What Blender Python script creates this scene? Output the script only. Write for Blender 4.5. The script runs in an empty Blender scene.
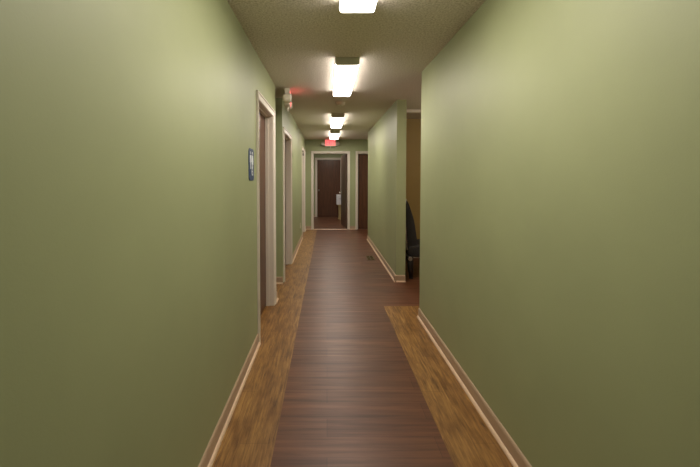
import bpy, bmesh, math, random
from mathutils import Vector, Matrix
random.seed(4)
C = bpy.context.scene.collection
R = math.radians
EYE, H = 1.40, 2.44
WL, WR, T = -0.585, 0.93, 0.126          # hall faces of the side walls, wall thickness
END = 9.5

# ------------------------------------------------------------------ materials
def new_mat(name):
    m = bpy.data.materials.new(name); m.use_nodes = True
    nt = m.node_tree; b = nt.nodes['Principled BSDF']
    return m, nt, b
def coords(nt, scale=(1,1,1)):
    tc = nt.nodes.new('ShaderNodeTexCoord'); mp = nt.nodes.new('ShaderNodeMapping')
    mp.inputs['Scale'].default_value = scale
    nt.links.new(tc.outputs['Object'], mp.inputs['Vector'])
    return mp.outputs['Vector']
def noise(nt, vec, scale, detail=4, rough=.55, dist=0):
    n = nt.nodes.new('ShaderNodeTexNoise'); n.inputs['Scale'].default_value = scale
    n.inputs['Detail'].default_value = detail; n.inputs['Roughness'].default_value = rough
    n.inputs['Distortion'].default_value = dist
    nt.links.new(vec, n.inputs['Vector']); return n.outputs['Fac']
def ramp(nt, fac, stops):
    r = nt.nodes.new('ShaderNodeValToRGB'); e = r.color_ramp.elements
    e[0].position, e[0].color = stops[0][0], (*stops[0][1], 1)
    e[1].position, e[1].color = stops[-1][0], (*stops[-1][1], 1)
    for p, c in stops[1:-1]:
        x = e.new(p); x.color = (*c, 1)
    nt.links.new(fac, r.inputs['Fac']); return r.outputs['Color']
def mix(nt, a, b, fac, mode='MIX'):
    m = nt.nodes.new('ShaderNodeMix'); m.data_type = 'RGBA'; m.blend_type = mode
    if hasattr(fac, 'node'): nt.links.new(fac, m.inputs[0])
    else: m.inputs[0].default_value = fac
    for v, i in ((a, 6), (b, 7)):
        if hasattr(v, 'node'): nt.links.new(v, m.inputs[i])
        else: m.inputs[i].default_value = (*v, 1)
    return m.outputs[2]
def bump(nt, b, h, strength, dist):
    n = nt.nodes.new('ShaderNodeBump'); n.inputs['Strength'].default_value = strength
    n.inputs['Distance'].default_value = dist
    nt.links.new(h, n.inputs['Height']); nt.links.new(n.outputs['Normal'], b.inputs['Normal'])
def srgb(r, g, b):
    f = lambda v: (v/255/12.92) if v/255 <= .04045 else ((v/255+.055)/1.055)**2.4
    return (f(r), f(g), f(b))
def paint(name, col, rough=.5, grain=.04, bs=.12):
    m, nt, b = new_mat(name)
    v = coords(nt)
    n = noise(nt, v, 2.2, 3)
    lo = tuple(c*(1-grain) for c in col); hi = tuple(c*(1+grain) for c in col)
    nt.links.new(ramp(nt, n, [(.3, lo), (.7, hi)]), b.inputs['Base Color'])
    b.inputs['Roughness'].default_value = rough
    bump(nt, b, noise(nt, v, 160, 3), bs, .002)
    return m
def plain(name, col, rough=.5, metal=0, var=.05):
    m, nt, b = new_mat(name)
    n = noise(nt, coords(nt), 25, 2)
    nt.links.new(ramp(nt, n, [(.3, tuple(c*(1-var) for c in col)), (.7, tuple(min(1, c*(1+var)) for c in col))]), b.inputs['Base Color'])
    b.inputs['Roughness'].default_value = rough; b.inputs['Metallic'].default_value = metal
    return m
def glow(name, col, strength):
    m, nt, b = new_mat(name)
    b.inputs['Base Color'].default_value = (*col, 1)
    b.inputs['Emission Color'].default_value = (*col, 1)
    b.inputs['Emission Strength'].default_value = strength
    b.inputs['Roughness'].default_value = .4
    return m

M = {}
M['green'] = paint('olive_green_paint', srgb(160, 167, 126), .52)
M['tan'] = paint('ochre_paint', srgb(172, 146, 88), .6)
M['cream'] = paint('cream_trim_paint', srgb(228, 219, 206), .35, .02, .05)
M['base'] = paint('beige_baseboard', srgb(182, 156, 130), .35, .04, .05)
M['shoe'] = paint('highlit_shoe_moulding', srgb(226, 196, 166), .3, .04, .05)  # light caught on the moulding is put into this paler colour

m, nt, b = new_mat('popcorn_ceiling')
v = coords(nt)
sp = noise(nt, v, 75, 5, .65)
nt.links.new(ramp(nt, sp, [(.33, srgb(188, 178, 162)), (.6, srgb(238, 230, 218))]), b.inputs['Base Color'])
b.inputs['Roughness'].default_value = .9
bump(nt, b, sp, .75, .012); M['ceiling'] = m

m, nt, b = new_mat('dark_plank_floor')
v = coords(nt)
br = nt.nodes.new('ShaderNodeTexBrick'); nt.links.new(v, br.inputs['Vector'])
br.offset = .37; br.inputs['Scale'].default_value = 1
br.inputs['Brick Width'].default_value = .92; br.inputs['Row Height'].default_value = .142
br.inputs['Mortar Size'].default_value = .0014; br.inputs['Mortar Smooth'].default_value = .3
br.inputs['Color1'].default_value = (*srgb(116, 80, 56), 1); br.inputs['Color2'].default_value = (*srgb(104, 69, 48), 1)
br.inputs['Mortar'].default_value = (*srgb(82, 54, 38), 1)
st = noise(nt, coords(nt, (1.0, 20, 1)), 1.8, 6, .62, .4)
st2 = noise(nt, coords(nt, (.5, 9, 1)), 1.3, 3, .5)
c1 = mix(nt, br.outputs['Color'], ramp(nt, st, [(.28, srgb(140, 124, 110)), (.5, srgb(196, 186, 174)), (.75, srgb(245, 232, 214))]), .8, 'MULTIPLY')
c2 = mix(nt, c1, ramp(nt, st2, [(.3, (.62, .58, .56)), (.7, (1.25, 1.2, 1.2))]), .7, 'MULTIPLY')
c3 = mix(nt, c2, (1.24, 1.14, 1.10), 1.0, 'MULTIPLY')
nt.links.new(c3, b.inputs['Base Color'])
nt.links.new(ramp(nt, st, [(.3, (.46,)*3), (.7, (.34,)*3)]), b.inputs['Roughness'])
bump(nt, b, st, .12, .002); M['dark_floor'] = m

m, nt, b = new_mat('golden_plank_border')
st = noise(nt, coords(nt, (22, 1.5, 1)), 3.0, 7, .68, .6)
bl = noise(nt, coords(nt, (4.0, 1.6, 1)), 2.8, 4, .6, .3)
br = nt.nodes.new('ShaderNodeTexBrick')
mp = nt.nodes.new('ShaderNodeMapping'); tc = nt.nodes.new('ShaderNodeTexCoord')
mp.inputs['Rotation'].default_value = (0, 0, R(90)); nt.links.new(tc.outputs['Object'], mp.inputs['Vector'])
nt.links.new(mp.outputs['Vector'], br.inputs['Vector'])
br.inputs['Scale'].default_value = 1; br.inputs['Brick Width'].default_value = .9; br.inputs['Row Height'].default_value = .155
br.inputs['Mortar Size'].default_value = .001
br.inputs['Color1'].default_value = (1, 1, 1, 1); br.inputs['Color2'].default_value = (.84, .8, .76, 1); br.inputs['Mortar'].default_value = (.45, .4, .35, 1)
cc = ramp(nt, st, [(.3, srgb(88, 60, 30)), (.45, srgb(142, 104, 54)), (.6, srgb(170, 130, 72)), (.75, srgb(200, 162, 100))])
cc = mix(nt, cc, ramp(nt, bl, [(.35, (.60, .50, .40)), (.6, (1.02, .98, .94))]), .85, 'MULTIPLY')
cc = mix(nt, cc, br.outputs['Color'], 1, 'MULTIPLY')
nt.links.new(cc, b.inputs['Base Color']); b.inputs['Roughness'].default_value = .4
bump(nt, b, st, .15, .002); M['tan_floor'] = m

def wood(name, c0, c1, rough=.35):
    m, nt, b = new_mat(name)
    g = noise(nt, coords(nt, (22, 22, 1.1)), 2.0, 6, .6, .7)
    nt.links.new(ramp(nt, g, [(.3, c0), (.7, c1)]), b.inputs['Base Color'])
    b.inputs['Roughness'].default_value = rough
    bump(nt, b, g, .08, .001)
    return m
M['door'] = wood('walnut_veneer', srgb(70, 42, 28), srgb(104, 66, 44))
M['door_grey'] = wood('grey_walnut_veneer', srgb(80, 60, 52), srgb(108, 86, 76))  # greyer brown for the open door leaf
M['brass'] = plain('satin_nickel', (.62, .6, .55), .3, 1)
M['housing'] = plain('fixture_metal', srgb(205, 203, 192), .45)
M['lens'] = glow('lit_acrylic_lens', (1, .91, .81), 28.0)
M['lens_side'] = glow('ribbed_lens_side', (1, .91, .82), 11)
M['white_plastic'] = plain('off_white_plastic', srgb(240, 232, 218), .4)
M['red'] = glow('lit_red_letters', (1, .06, .07), 3.2)
M['pink'] = glow('glowing_exit_face', (1, .33, .30), .4)
M['lamp_lens'] = plain('clear_lamp_lens', srgb(200, 196, 186), .15)
M['dark_plastic'] = plain('dark_plastic', srgb(40, 38, 36), .4)
M['blue'] = plain('blue_sign_plastic', srgb(40, 66, 110), .4)
M['sign_white'] = plain('white_sign_ink', srgb(232, 236, 244), .5)
M['vent'] = plain('bronze_vent', srgb(104, 88, 56), .4, .4)
M['vent_dark'] = plain('vent_shade', srgb(26, 22, 14), .8)
M['black_fabric'] = plain('black_upholstery', srgb(44, 42, 40), .75)
M['steel'] = plain('grey_steel', (.55, .53, .5), .3, .8)
M['black_metal'] = plain('black_metal', srgb(36, 30, 28), .45)
M['white_box'] = plain('white_enamel', srgb(228, 228, 236), .4)
M['beige'] = plain('beige_laminate', srgb(178, 158, 112), .5)

# ------------------------------------------------------------------ mesh helpers
def box(bm, x0, x1, y0, y1, z0, z1, mi=0):
    vs = [bm.verts.new(p) for p in ((x0,y0,z0),(x1,y0,z0),(x1,y1,z0),(x0,y1,z0),(x0,y0,z1),(x1,y0,z1),(x1,y1,z1),(x0,y1,z1))]
    for f in ((0,3,2,1),(4,5,6,7),(0,1,5,4),(1,2,6,5),(2,3,7,6),(3,0,4,7)):
        fc = bm.faces.new([vs[i] for i in f]); fc.material_index = mi
def prism(bm, prof, axis, a, b):
    """closed profile of (u,v) extruded along axis from a to b"""
    def P(u, v, t): return {'x': (t, u, v), 'y': (u, t, v), 'z': (u, v, t)}[axis]
    A = [bm.verts.new(P(u, v, a)) for u, v in prof]; B = [bm.verts.new(P(u, v, b)) for u, v in prof]
    n = len(prof)
    bm.faces.new(A); bm.faces.new(B[::-1])
    for i in range(n): bm.faces.new((A[i], B[i], B[(i+1) % n], A[(i+1) % n]))
    bmesh.ops.recalc_face_normals(bm, faces=bm.faces)
def lathe(bm, prof, c, axis='z', n=32):
    """prof: (radius, along) pairs"""
    rings = []
    for r, h in prof:
        ring = []
        for i in range(n):
            a = 2*math.pi*i/n; u, v = r*math.cos(a), r*math.sin(a)
            p = {'z': (u, v, h), 'y': (u, h, v), 'x': (h, u, v)}[axis]
            ring.append(bm.verts.new((c[0]+p[0], c[1]+p[1], c[2]+p[2])))
        rings.append(ring)
    for a, b_ in zip(rings, rings[1:]):
        for i in range(n): bm.faces.new((a[i], a[(i+1) % n], b_[(i+1) % n], b_[i]))
    bm.faces.new(rings[0]); bm.faces.new(rings[-1])
    bmesh.ops.recalc_face_normals(bm, faces=bm.faces)
def tube(bm, pts, r, n=12):
    pts = [Vector(p) for p in pts]; rings = []
    for i, p in enumerate(pts):
        d = (pts[min(i+1, len(pts)-1)] - pts[max(i-1, 0)]).normalized()
        u = d.orthogonal().normalized() if i == 0 else (uprev - d*uprev.dot(d)).normalized()
        uprev = u; w = d.cross(u)
        rr = r[i] if isinstance(r, (list, tuple)) else r
        rings.append([bm.verts.new(p + u*rr*math.cos(2*math.pi*k/n) + w*rr*math.sin(2*math.pi*k/n)) for k in range(n)])
    for a, b_ in zip(rings, rings[1:]):
        for i in range(n): bm.faces.new((a[i], a[(i+1) % n], b_[(i+1) % n], b_[i]))
    bm.faces.new(rings[0][::-1]); bm.faces.new(rings[-1])
    bmesh.ops.recalc_face_normals(bm, faces=bm.faces)
def obj(name, bm, mats, parent=None, bevel=0, smooth=False, seg=2):
    me = bpy.data.meshes.new(name); bm.to_mesh(me); bm.free()
    if not isinstance(mats, (list, tuple)): mats = [mats]
    for x in mats: me.materials.append(x)
    o = bpy.data.objects.new(name, me); C.objects.link(o)
    if parent: o.parent = parent
    if smooth:
        for p in me.polygons: p.use_smooth = True
    if bevel:
        md = o.modifiers.new('bevel', 'BEVEL'); md.width = bevel; md.segments = seg; md.limit_method = 'ANGLE'; md.angle_limit = R(40)
    return o
def struct(name, bm, mats, **k):
    o = obj(name, bm, mats, **k); o['kind'] = 'structure'; return o
def thing(name, label, cat, loc=(0,0,0), rz=0, group=None):
    o = bpy.data.objects.new(name, None); C.objects.link(o); o.empty_display_size = .1
    o.location = loc; o.rotation_euler = (0, 0, rz)
    if label: o['label'] = label
    if cat: o['category'] = cat
    if group: o['group'] = group
    return o
def copy_thing(root, loc, label):
    def cp(o, par):
        c = o.copy(); C.objects.link(c); c.parent = par
        for ch in o.children: cp(ch, c)
        return c
    r = cp(root, None); r.location = loc; r['label'] = label; return r
def new(): return bmesh.new()

# ------------------------------------------------------------------ shell
bm = new()
xs = [-2.6, -.275, .62, WR+T, 4.4]; ys = [-6.2, 3.78, END+.03, 12.8]
for i in range(4):
    for j in range(3):
        tan = (i == 0 and j < 2) or (i == 2 and j == 0)
        vs = [bm.verts.new(p) for p in ((xs[i],ys[j],0),(xs[i+1],ys[j],0),(xs[i+1],ys[j+1],0),(xs[i],ys[j+1],0))]
        bm.faces.new(vs).material_index = int(tan)
bmesh.ops.remove_doubles(bm, verts=bm.verts, dist=1e-5)
struct('floor', bm, [M['dark_floor'], M['tan_floor']])
bm = new(); box(bm, -2.6, 4.4, -6.2, 12.8, H, H+.1); struct('ceiling', bm, M['ceiling'])

DH, DH2 = 2.06, 2.015                               # door opening height
D1 = (2.975, 3.793); D2 = (4.735, 5.635); D3 = (8.165, 9.035)
J = .02
def wall_run_y(bm, x0, x1, y0, y1, doors=()):
    y = y0
    for a, b_ in doors:
        box(bm, x0, x1, y, a-J, 0, H); box(bm, x0, x1, a-J, b_+J, DH+J, H); y = b_+J
    box(bm, x0, x1, y, y1, 0, H)
def wall_run_x(bm, y0, y1, x0, x1, doors=()):
    x = x0
    for a, b_ in doors:
        box(bm, x, a-J, y0, y1, 0, H); box(bm, a-J, b_+J, y0, y1, DH+J, H); x = b_+J
    box(bm, x, x1, y0, y1, 0, H)
bm = new()
wall_run_y(bm, WL-T, WL, -6.1, 4.0, [D1]); wall_run_y(bm, WL-T, WL, 4.60, END, [D2, D3]); box(bm, WL-T, WL, D2[0]-J, D2[1]+J, DH2+J, DH+J)
struct('wall_left', bm, M['green'])
bm = new()
box(bm, -2.5, WL-T, 4.0-T, 4.0, 0, H); box(bm, -2.5, WL-T, 4.6, 4.6+T, 0, H); box(bm, -2.6, -2.5, 4.0-T, 4.6+T, 0, H)
struct('wall_passage', bm, M['green'])
bm = new()
box(bm, WR, WR+T, -6.1, 3.48, 0, H); box(bm, WR, WR+T, 4.68, 7.95, 0, H)
struct('wall_right', bm, M['green'])
bm = new(); box(bm, WL-T, WR+T, -6.2, -6.1, 0, H); struct('wall_rear', bm, M['green'])
E1 = (-.364, .557); E2 = (.839, 1.62)
bm = new(); wall_run_x(bm, END, END+T, WL-T, 4.3, [E1, E2]); struct('wall_end', bm, M['green'])
bm = new(); box(bm, WR+T, 4.3, 7.95-T, 7.95, 0, H); box(bm, 4.3, 4.4, 7.95-T, END+T, 0, H)
struct('wall_corridor', bm, M['green'])
bm = new()
box(bm, WR+T, 4.3, 3.48-T, 3.48, 0, H); box(bm, 4.3, 4.4, 3.48-T, 6.2+T, 0, H); box(bm, WR+T, 4.3, 6.2, 6.2+T, 0, H)
struct('wall_side_room', bm, M['tan'])
FAR = 12.6; F1 = (-.362, .50)
bm = new()
wall_run_x(bm, FAR, FAR+T, -2.5, 3.0, [F1]); box(bm, -2.6, -2.5, END+T, FAR+T, 0, H); box(bm, 3.0, 3.1, END+T, FAR+T, 0, H)
box(bm, -2.5, WL-T, END, END+T, 0, H)
struct('wall_far_room', bm, M['green'])
bm = new(); box(bm, WR+T, 4.3, 5.35, 5.45, H-.045, H); struct('trim_1', bm, M['cream'], bevel=.004)
bm = new(); prism(bm, [(END-.01, 0), (END+.055, 0), (END+.045, .006), (END, .006)], 'x', E1[0], E1[1]); struct('threshold_glint', bm, M['shoe'])  # threshold strip whose pale colour stands in for reflected light

# baseboards: board + shoe moulding with its highlight put into a paler colour
BH = .092
def bb(bm, ax, w, sgn, a, b_):
    """profile pushed out of face w in direction sgn; runs a..b_ along the other horizontal axis"""
    P = [(0, 0), (.012, 0), (.012, BH-.012), (.008, BH-.003), (.004, BH), (0, BH)]
    S = [(.012, 0), (.026, 0), (.0255, .007), (.022, .013), (.016, .017), (.012, .018)]
    n0 = len(bm.faces)
    prism(bm, [(w+sgn*u, v) for u, v in P], ax, a, b_)
    k = len(bm.faces); bm.faces.ensure_lookup_table()
    prism(bm, [(w+sgn*u, v) for u, v in S], ax, a, b_)
    bm.faces.ensure_lookup_table()
    for f in bm.faces[k:]: f.material_index = 1
CW = .065
BM = [M['base'], M['shoe']]
bm = new()
for a, b_ in ((-6.1, D1[0]-CW), (D1[1]+CW, 4.0), (D2[1]+CW, D3[0]-CW), (D3[1]+CW, END)): bb(bm, 'y', WL, 1, a, b_)
bb(bm, 'x', 4.6, -1, -2.5, WL)
struct('baseboard_left', bm, BM)
bm = new()
bb(bm, 'y', WR, -1, -6.1, 3.48); bb(bm, 'y', WR, -1, 4.68-.026, 7.95); bb(bm, 'x', 4.68, -1, WR-.026, WR+T)
struct('baseboard_right', bm, BM)
bm = new()
bb(bm, 'x', END, -1, WL, E1[0]-CW); bb(bm, 'x', END, -1, E1[1]+CW, E2[0]-CW); bb(bm, 'x', END, -1, E2[1]+CW, 4.3)
struct('baseboard_end', bm, BM)
bm = new(); bb(bm, 'x', 6.2, -1, WR+T, 4.3); struct('baseboard_side_room', bm, BM)
bm = new(); bb(bm, 'x', FAR, -1, -2.5, F1[0]-CW); bb(bm, 'x', FAR, -1, F1[1]+CW, 3.0); struct('baseboard_far_room', bm, BM)

# ------------------------------------------------------------------ doors (local: x along wall, viewer at -y, wall face at y=0)
def knob_bm(x, z, y, s=-1):
    bm = new()
    lathe(bm, [(.032, 0), (.032, s*.006), (.012, s*.01), (.011, s*.032), (.024, s*.042), (.028, s*.055), (.022, s*.066), (.006, s*.07)], (x, y, z), 'y', 24)
    return bm
def casing_bm(w, h, y0, s):
    """mitred casing: flat board with raised back band"""
    bm = new()
    prof = [(0, 0), (.006, .011), (.048, .014), (.052, .021), (.062, .021), (CW, .016), (CW, 0)]   # (outward, projection)
    path = [(0, 0, -1, 0), (0, h, -1, 1), (w, h, 1, 1), (w, 0, 1, 0)]
    rings = [[bm.verts.new((px + o_*dx, y0 + s*p, pz + o_*dz)) for o_, p in prof] for px, pz, dx, dz in path]
    for a, b_ in zip(rings, rings[1:]):
        for i in range(len(prof)): bm.faces.new((a[i], b_[i], b_[(i+1) % len(prof)], a[(i+1) % len(prof)]))
    bm.faces.new(rings[0]); bm.faces.new(rings[-1])
    bmesh.ops.recalc_face_normals(bm, faces=bm.faces); return bm
def door(name, loc, rz, w, mat, knob='far', angle=None, both=False, h=DH, recess=.082, knob_side=None):
    t = thing(name, None, None, loc, rz); t['kind'] = 'structure'
    bm = new()
    box(bm, -J, 0, 0, T, 0, h); box(bm, w, w+J, 0, T, 0, h); box(bm, -J, w+J, 0, T, h, h+J)
    obj('door_jamb', bm, M['cream'], t)
    bm = new()
    s0, s1 = recess-.035, recess
    if angle is None:
        box(bm, 0, .011, s0, s1, 0, h-.011); box(bm, w-.011, w, s0, s1, 0, h-.011); box(bm, 0, w, s0, s1, h-.011, h)
        obj('door_stop', bm, M['cream'], t, bevel=.002)
    obj('door_casing', casing_bm(w, h, 0, -1), M['cream'], t)
    if both: obj('door_casing', casing_bm(w, h, T, 1), M['cream'], t)
    bm = new()
    if angle is None:
        box(bm, .003, w-.003, recess, recess+.036, .008, h-.003)
        p = obj('door_panel', bm, mat, t, bevel=.002)
        kx = w-.07 if knob == 'right' else .07
        k = obj('door_knob', knob_bm(kx, .96, recess), M['brass'], p, smooth=True); k['label'] = 'satin nickel round knob'
    else:                                # hinged at the far-right corner of the jamb, swung into the next room
        box(bm, -w+.006, 0, -.036, 0, .008, h-.003)
        p = obj('door_panel', bm, mat, t, bevel=.002); p.location = (w-.002, T+.022, 0); p.rotation_euler = (0, 0, -angle)
        bm = knob_bm(-w+.07, .96, -.036)
        lathe(bm, [(.032, 0), (.032, .006), (.012, .01), (.011, .032), (.024, .042), (.028, .055), (.022, .066), (.006, .07)], (-w+.07, 0, .96), 'y', 24)
        k = obj('door_knob', bm, M['brass'], p, smooth=True); k['label'] = 'satin nickel round knob'
    return t
door('door_1', (WL, D1[0], 0), R(90), D1[1]-D1[0], M['door'])
door('door_2', (WL, D2[0], 0), R(90), D2[1]-D2[0], M['door'], h=DH2)
d3 = door('door_3', (WL, D3[0], 0), R(90), D3[1]-D3[0], M['door'])
bm = new(); tube(bm, [(D3[1]-D3[0]-.006, .03, 1.98), (D3[1]-D3[0]-.006, .03, 2.03)], .008); box(bm, D3[1]-D3[0]-.004, D3[1]-D3[0], .015, .055, 1.975, 2.035)
h3 = obj('door_hinge', bm, M['black_metal'], d3)
door('door_4', (E1[0], END, 0), 0, E1[1]-E1[0], M['door_grey'], angle=R(84), both=True)
door('door_5', (E2[0], END, 0), 0, E2[1]-E2[0], M['door'], knob='right')
door('door_6', (F1[0], FAR, 0), 0, F1[1]-F1[0], M['door'], recess=.03)

# ------------------------------------------------------------------ ceiling lights
LX, LW, LL = .177, .21, 1.18
def make_light(loc, label):
    t = thing('ceiling_light', label, 'ceiling light', loc, 0, 'fluorescent wraparound lights along the hall ceiling')
    bm = new(); box(bm, -.06, .06, .03, LL-.03, -.022, 0); obj('housing', bm, M['housing'], t, bevel=.003)
    bm = new()
    hw = LW/2-.002
    prof = [(-hw, -.016), (-hw, -.05), (-hw+.005, -.060), (-hw+.015, -.065), (hw-.015, -.065), (hw-.005, -.060), (hw, -.05), (hw, -.016), (.062, -.012), (-.062, -.012)]
    prism(bm, prof, 'y', .014, LL-.014)
    bm.normal_update()
    for f in bm.faces: f.material_index = 0 if f.normal.z < -.5 else (2 if f.normal.z > .5 else 1)
    obj('diffuser', bm, [M['lens'], M['lens_side'], M['housing']], t)
    for a, b_ in ((0, .0135), (LL-.0135, LL)):
        bm = new()
        w2 = LW/2
        prism(bm, [(-w2, -.001), (-w2, -.052), (-w2+.008, -.064), (-w2+.018, -.068), (w2-.018, -.068), (w2-.008, -.064), (w2, -.052), (w2, -.001)], 'y', a, b_)
        obj('end_cap', bm, M['housing'], t, bevel=.002)
    return t
spots = [(.93, 'nearest long white ceiling light, cut off by the top of the view'),
         (3.05, 'largest fully visible lit ceiling light, just in front of the smoke detector'),
         (5.68, 'third lit ceiling light, just beyond the round smoke detector'),
         (7.70, 'farthest small lit ceiling light, right in front of the red exit sign')]
L0 = make_light((LX, spots[0][0], H), spots[0][1])
for y, lb in spots[1:]: copy_thing(L0, (LX, y, H), lb)

# smoke detector
t = thing('smoke_detector', 'small round off-white smoke detector on ceiling between second and third lights', 'smoke detector', (.187, 4.86, H))
bm = new(); lathe(bm, [(.066, 0), (.066, -.010), (.062, -.012)], (0, 0, 0)); obj('base_plate', bm, M['white_plastic'], t, smooth=False)
bm = new(); lathe(bm, [(.058, -.0125), (.058, -.026), (.050, -.036), (.030, -.040), (.004, -.041)], (0, 0, 0)); obj('cover', bm, M['white_plastic'], t, bevel=.001)
bm = new(); lathe(bm, [(.005, -.0408), (.005, -.0435), (.003, -.0445)], (.0, -.02, 0), n=12); obj('indicator_light', bm, M['dark_plastic'], t)

# ------------------------------------------------------------------ exit signs (local: face looks to -y, body centre at origin)
def letter(bm, ch, x, z, w, h, s, y0, y1):
    if ch == 'E':
        box(bm, x, x+s, y0, y1, z, z+h)
        for k in (0, .5, 1): zz = z+(h-s)*k; box(bm, x+s, x+w, y0, y1, zz, zz+s)
    if ch == 'I': box(bm, x, x+s, y0, y1, z, z+h)
    if ch == 'T':
        box(bm, x+w/2-s/2, x+w/2+s/2, y0, y1, z, z+h-s); box(bm, x, x+w, y0, y1, z+h-s, z+h)
    if ch == 'X':
        k = s*.62
        for sg in (0, 1):
            q = [(x, z), (x+2*k, z), (x+w, z+h), (x+w-2*k, z+h)]
            if sg: q = [(2*x+w-u, v) for u, v in q]
            A = [bm.verts.new((u, y0, v)) for u, v in q]; B = [bm.verts.new((u, y1, v)) for u, v in q]
            bm.faces.new(A); bm.faces.new(B[::-1])
            for i in range(4): bm.faces.new((A[i], B[i], B[(i+1) % 4], A[(i+1) % 4]))
    bmesh.ops.recalc_face_normals(bm, faces=bm.faces)
def exit_sign(loc, rz, label, mount):
    t = thing('exit_sign', label, 'exit sign', loc, rz, 'red exit signs with emergency lamps')
    W, Hh, D = .30, .19, .060
    bm = new(); box(bm, -W/2, W/2, -D/2, D/2, -Hh/2, Hh/2); obj('sign_body', bm, M['white_plastic'], t, bevel=.006, seg=3)
    bm = new(); box(bm, -W/2+.012, W/2-.012, -D/2-.003, -D/2+.001, -Hh/2+.016, Hh/2-.016)
    f = obj('sign_face', bm, M['pink'], t, bevel=.001); f['label'] = 'glowing red exit panel'
    bm = new(); x = -W/2+.03; lh = .125; z0 = -lh/2
    for ch, w in (('E', .055), ('X', .07), ('I', .02), ('T', .06)):
        letter(bm, ch, x, z0, w, lh, .017, -D/2-.0055, -D/2-.002); x += w+.0125
    l = obj('exit_letters', bm, M['red'], f); l['label'] = 'red letters spelling EXIT'
    # mount
    bm = new()
    if mount == 'ceiling': box(bm, -.07, .07, -.028, .028, Hh/2, H-loc[2]); obj('ceiling_canopy', bm, M['white_plastic'], t, bevel=.003)
    else: box(bm, -.08, .08, D/2, .0965, -.06, .06); obj('wall_plate', bm, M['white_plastic'], t, bevel=.003)
    # two swivel lamp heads low at the ends
    for s in (-1, 1):
        cx = s*(W/2+.040)
        bm = new(); tube(bm, [(s*(W/2-.004), 0, -.028), (cx, 0, -.028)], .010)
        ar = obj('lamp_arm', bm, M['white_plastic'], t)
        bm = new()
        lathe(bm, [(.030, .046), (.042, .032), (.047, .0), (.053, -.034), (.053, -.040)], (cx, 0, -.03), 'y', 28)
        hd = obj('lamp_head', bm, M['white_plastic'], t, smooth=False, bevel=.0015)
        bm = new(); lathe(bm, [(.047, -.0405), (.044, -.047), (.020, -.052), (.003, -.053)], (cx, 0, -.03), 'y', 28)
        obj('lamp_lens', bm, M['lamp_lens'], hd, smooth=True)
    # finger-like test spigot under the body
    bm = new(); tube(bm, [(0, 0, -Hh/2+.004), (0, 0, -Hh/2-.020), (0, -.004, -Hh/2-.052)], [.018, .013, .004]); obj('test_pull', bm, M['white_plastic'], t)
    return t
exit_sign((.090, END-.097, H-.10), 0, 'red lit exit sign with two lamps on end wall above the open doorway', 'wall')
exit_sign((-.470, 4.22, H-.097), R(94.5), 'exit sign seen edge-on, with lamp heads, high at the left above side passage', 'ceiling')

# ------------------------------------------------------------------ restroom sign on the left wall (local: x along wall, face at -y)
t = thing('restroom_sign', 'small blue restroom sign with white pictograms on left wall beside the first door', 'sign', (WL, 2.70, 1.503), R(90))
def rrect(w, h, r, n=6):
    p = []
    for cx, cz, a0 in ((w/2-r, h/2-r, 0), (-w/2+r, h/2-r, 90), (-w/2+r, -h/2+r, 180), (w/2-r, -h/2+r, 270)):
        for i in range(n+1): a = R(a0+90*i/n); p.append((cx+r*math.cos(a), cz+r*math.sin(a)))
    return p
def plate(bm, prof, y0, y1):
    A = [bm.verts.new((u, y0, v)) for u, v in prof]; B = [bm.verts.new((u, y1, v)) for u, v in prof]
    bm.faces.new(A); bm.faces.new(B[::-1]); n = len(prof)
    for i in range(n): bm.faces.new((A[i], B[i], B[(i+1) % n], A[(i+1) % n]))
    bmesh.ops.recalc_face_normals(bm, faces=bm.faces)
bm = new(); plate(bm, rrect(.18, .245, .038, 8), -.004, 0); pb = obj('sign_plate', bm, M['blue'], t, bevel=.001)
bm = new(); y0, y1 = -.0055, -.0035
def disc(cx, cz, r, n=16): return [(cx+r*math.cos(2*math.pi*i/n), cz+r*math.sin(2*math.pi*i/n)) for i in range(n)]
cx = -.032                                # standing figure in trousers
plate(bm, disc(cx, .088, .0115), y0, y1)
plate(bm, [(cx-.024, .072), (cx+.024, .072), (cx+.024, .015), (cx+.016, .015), (cx+.016, .052), (cx+.013, .052), (cx+.013, -.035), (cx+.002, -.035), (cx+.002, .012), (cx-.002, .012), (cx-.002, -.035), (cx-.013, -.035), (cx-.013, .052), (cx-.016, .052), (cx-.016, .015), (cx-.024, .015)], y0, y1)
cx = .032                                 # figure in a skirt
plate(bm, disc(cx, .088, .0115), y0, y1)
plate(bm, [(cx-.017, .072), (cx+.017, .072), (cx+.031, .022), (cx+.024, .018), (cx+.013, .050), (cx+.025, .002), (cx+.010, .002), (cx+.010, -.035), (cx+.002, -.035), (cx+.002, .002), (cx-.002, .002), (cx-.002, -.035), (cx-.010, -.035), (cx-.010, .002), (cx-.025, .002), (cx-.013, .050), (cx-.024, .018), (cx-.031, .022)], y0, y1)
f = obj('pictogram', bm, M['sign_white'], pb); f['label'] = 'two white standing figures'
bm = new(); cx, cz = .022, -.058         # seated figure with a wheel
n = 20; prof = [(cx+.022*math.cos(R(110+260*i/n)), cz-.004+.022*math.sin(R(110+260*i/n))) for i in range(n+1)] + [(cx+.015*math.cos(R(370-260*i/n)), cz-.004+.015*math.sin(R(370-260*i/n))) for i in range(n+1)]
plate(bm, prof, y0, y1); plate(bm, disc(cx-.006, cz+.034, .006, 12), y0, y1)
plate(bm, [(cx-.010, cz+.026), (cx-.002, cz+.026), (cx, cz+.010), (cx+.016, cz+.010), (cx+.030, cz-.024), (cx+.022, cz-.026), (cx+.011, cz+.002), (cx-.008, cz+.002)], y0, y1)
f = obj('pictogram', bm, M['sign_white'], pb); f['label'] = 'small white seated figure in a wheelchair'

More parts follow.
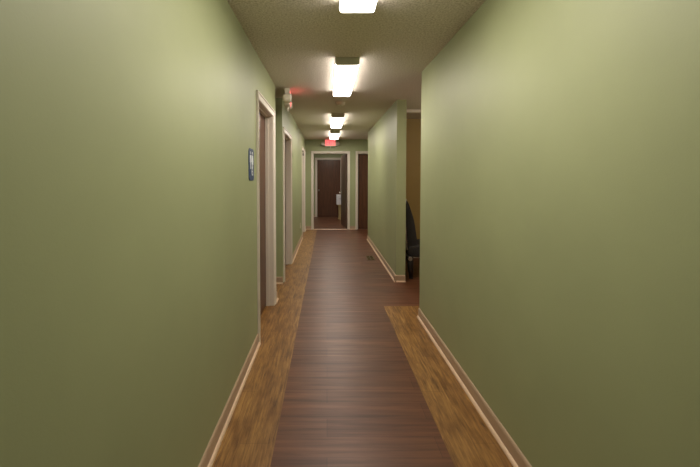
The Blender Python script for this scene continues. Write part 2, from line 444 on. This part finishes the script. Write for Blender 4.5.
# ------------------------------------------------------------------ wall outlet
t = thing('wall_outlet', 'small cream wall outlet low on left wall between second and third doorways', 'outlet', (WL, 7.62, .36), R(90))
bm = new(); plate(bm, rrect(.072, .116, .006), -.006, 0); obj('cover_plate', bm, M['white_plastic'], t, bevel=.0015)
for zz in (-.026, .026):
    bm = new(); plate(bm, rrect(.034, .030, .01), -.0085, -.005); s = obj('socket', bm, M['white_plastic'], t)
    bm = new(); box(bm, -.008, -.005, -.0092, -.008, zz*0-.002, .008); box(bm, .005, .008, -.0092, -.008, -.002, .008); box(bm, -.002, .002, -.0092, -.008, -.010, -.006)
    o = obj('socket_slot', bm, M['dark_plastic'], s); s.location = (0, 0, zz)

# ------------------------------------------------------------------ floor register
t = thing('floor_vent', 'small bronze slotted air vent set in dark floor beside right baseboard', 'floor vent', (.755, 6.08, 0))
bm = new()
w, l = .07, .16
box(bm, -w, -w+.018, -l, l, .0, .006); box(bm, w-.018, w, -l, l, .0, .006); box(bm, -w+.018, w-.018, -l, -l+.018, 0, .006); box(bm, -w+.018, w-.018, l-.018, l, 0, .006)
obj('vent_frame', bm, M['vent'], t, bevel=.002)
bm = new()
for i in range(12):
    y = -l+.03+i*.0235; box(bm, -w+.018, w-.018, y, y+.008, .001, .005)
box(bm, -.003, .003, -l+.018, l-.018, .001, .0055)
obj('vent_grille', bm, M['vent'], t)
bm = new(); box(bm, -w+.018, w-.018, -l+.018, l-.018, .0002, .0008); obj('vent_shade', bm, M['vent_dark'], t)  # near-black sheet under the grille paints in the shade of the hollow

# ------------------------------------------------------------------ chair behind the right opening, back to the wall, facing +x
t = thing('padded_chair', 'black padded high-back chair with metal legs, half hidden behind right wall corner', 'chair', (1.30, 5.07, 0))
def smooth_profile(pts, n=5):
    out = []; N = len(pts)
    for i in range(N):
        p0, p1, p2, p3 = [Vector(pts[(i+k) % N]) for k in (-1, 0, 1, 2)]
        for j in range(n):
            s = j/n
            out.append(tuple(.5*((2*p1)+(-p0+p2)*s+(2*p0-5*p1+4*p2-p3)*s*s+(-p0+3*p1-3*p2+p3)*s**3)))
    return out
back = smooth_profile([(-.222, 1.085), (-.200, 1.090), (-.168, 1.05), (-.122, .92), (-.084, .78), (-.055, .60), (-.035, .46), (-.090, .40), (-.160, .42), (-.195, .60), (-.215, .80), (-.226, .98)])
bm = new(); prism(bm, back, 'y', -.225, .225); obj('backrest', bm, M['black_fabric'], t, bevel=.02, seg=4, smooth=True)
seat = smooth_profile([(-.16, .44), (.0, .465), (.18, .47), (.27, .455), (.295, .40), (.26, .33), (.1, .305), (-.12, .305), (-.18, .35)])
bm = new(); prism(bm, seat, 'y', -.245, .245); obj('seat', bm, M['black_fabric'], t, bevel=.02, seg=4, smooth=True)
bm = new(); pth = [(-.185, -.235, .40), (-.212, -.235, .70), (-.226, -.235, 1.0), (-.215, -.235, 1.075), (-.200, -.200, 1.10), (-.200, .200, 1.10), (-.215, .235, 1.075), (-.226, .235, 1.0), (-.212, .235, .70), (-.185, .235, .40)]
tube(bm, pth, .011); obj('back_frame', bm, M['steel'], t, smooth=True)
bm = new(); 
for sy in (-1, 1): box(bm, -.17, .25, sy*.22-.012, sy*.22+.012, .285, .312)
box(bm, -.17, -.146, -.208, .208, .285, .312); box(bm, .226, .25, -.208, .208, .285, .312)
obj('seat_frame', bm, M['steel'], t, bevel=.003)
for sx, sy in ((-1, -1), (-1, 1), (1, -1), (1, 1)):
    top = (-.150 if sx < 0 else .238, sy*.22, .31); bot = (-.128 if sx < 0 else .262, sy*.235, .012)
    bm = new(); tube(bm, [top, ((top[0]+bot[0])/2+.004, (top[1]+bot[1])/2, .16), bot], [.050, .042, .024])
    lg = obj('leg', bm, M['black_metal'], t, smooth=True)
    bm = new(); lathe(bm, [(.026, 0), (.03, .004), (.024, .016)], (bot[0], bot[1], 0), n=16); obj('foot_cap', bm, M['dark_plastic'], lg)
    bm = new(); lathe(bm, [(.026, -.012), (.030, -.004), (.030, .004), (.026, .012)], (top[0], top[1]+sy*.052, .285), 'y', 16); obj('bracket', bm, M['steel'], lg)

# ------------------------------------------------------------------ items in the far room
t = thing('side_stand', 'beige narrow floor stand under the white box, beyond the open doorway', 'stand', (.475, 11.9, 0))
bm = new(); box(bm, -.10, .10, -.13, .13, .0, .03); obj('base', bm, M['beige'], t, bevel=.004)
bm = new(); box(bm, -.085, .085, -.11, .11, .03, .48); obj('body', bm, M['beige'], t, bevel=.006)
bm = new(); box(bm, -.12, .14, -.15, .15, .48, .50); obj('top', bm, M['beige'], t, bevel=.004)
bm = new(); box(bm, -.0, .07, -.113, -.109, .22, .36); p = obj('opening', bm, M['dark_plastic'], t); p['label'] = 'dark square opening'
t = thing('storage_box', 'white enamel box standing on beige stand by the open dark door', 'box', (.445, 11.9, .50))
bm = new(); box(bm, -.125, .125, -.14, .14, 0, .30); obj('body', bm, M['white_box'], t, bevel=.012, seg=3)
bm = new(); box(bm, -.130, .130, -.145, .145, .301, .33); obj('lid', bm, M['white_box'], t, bevel=.008, seg=3)
bm = new(); box(bm, -.05, .05, -.150, -.1405, .20, .212); obj('handle', bm, M['steel'], t, bevel=.002)

# ------------------------------------------------------------------ lights out of view: far room and corridor lamps, added side room fill
def lamp(name, loc, size, power, col=(1, .9, .76)):
    l = bpy.data.lights.new(name, 'AREA'); l.shape = 'RECTANGLE'; l.size, l.size_y = size; l.energy = power; l.color = col
    o = bpy.data.objects.new(name, l); C.objects.link(o); o.location = loc; return o
lamp('far_room_lamp', (.1, 11.0, H-.02), (.3, 1.2), 24)
pl = bpy.data.lights.new('side_room_fill', 'POINT'); pl.energy = 22; pl.shadow_soft_size = .1; pl.color = (1, .9, .76)  # added unseen point light, brightens the trim strip and tan wall
po = bpy.data.objects.new('side_room_fill', pl); C.objects.link(po); po.location = (2.4, 4.3, 2.15)
lamp('corridor_lamp', (2.4, 8.7, H-.02), (1.0, .2), 8)

w = bpy.data.worlds.new('world'); bpy.context.scene.world = w; w.use_nodes = True
w.node_tree.nodes['Background'].inputs['Color'].default_value = (.02, .02, .02, 1)
w.node_tree.nodes['Background'].inputs['Strength'].default_value = .3

# ------------------------------------------------------------------ camera
cam = bpy.data.cameras.new('camera'); co = bpy.data.objects.new('camera', cam); C.objects.link(co)
cam.sensor_width = 36; cam.lens = 36*350/700; cam.clip_start = .05
PIT = R(2.0)
co.location = (0, 0, EYE); co.rotation_euler = (R(90)-PIT, 0, 0)
cam.shift_x = 23/700; cam.shift_y = -(233.5-(178+350*math.tan(PIT)))/700
s = bpy.context.scene; s.camera = co
s.view_settings.view_transform = 'Standard'; s.view_settings.look = 'None'
s.view_settings.gamma = 1; s.view_settings.use_curve_mapping = False
s.view_settings.exposure = -0.06
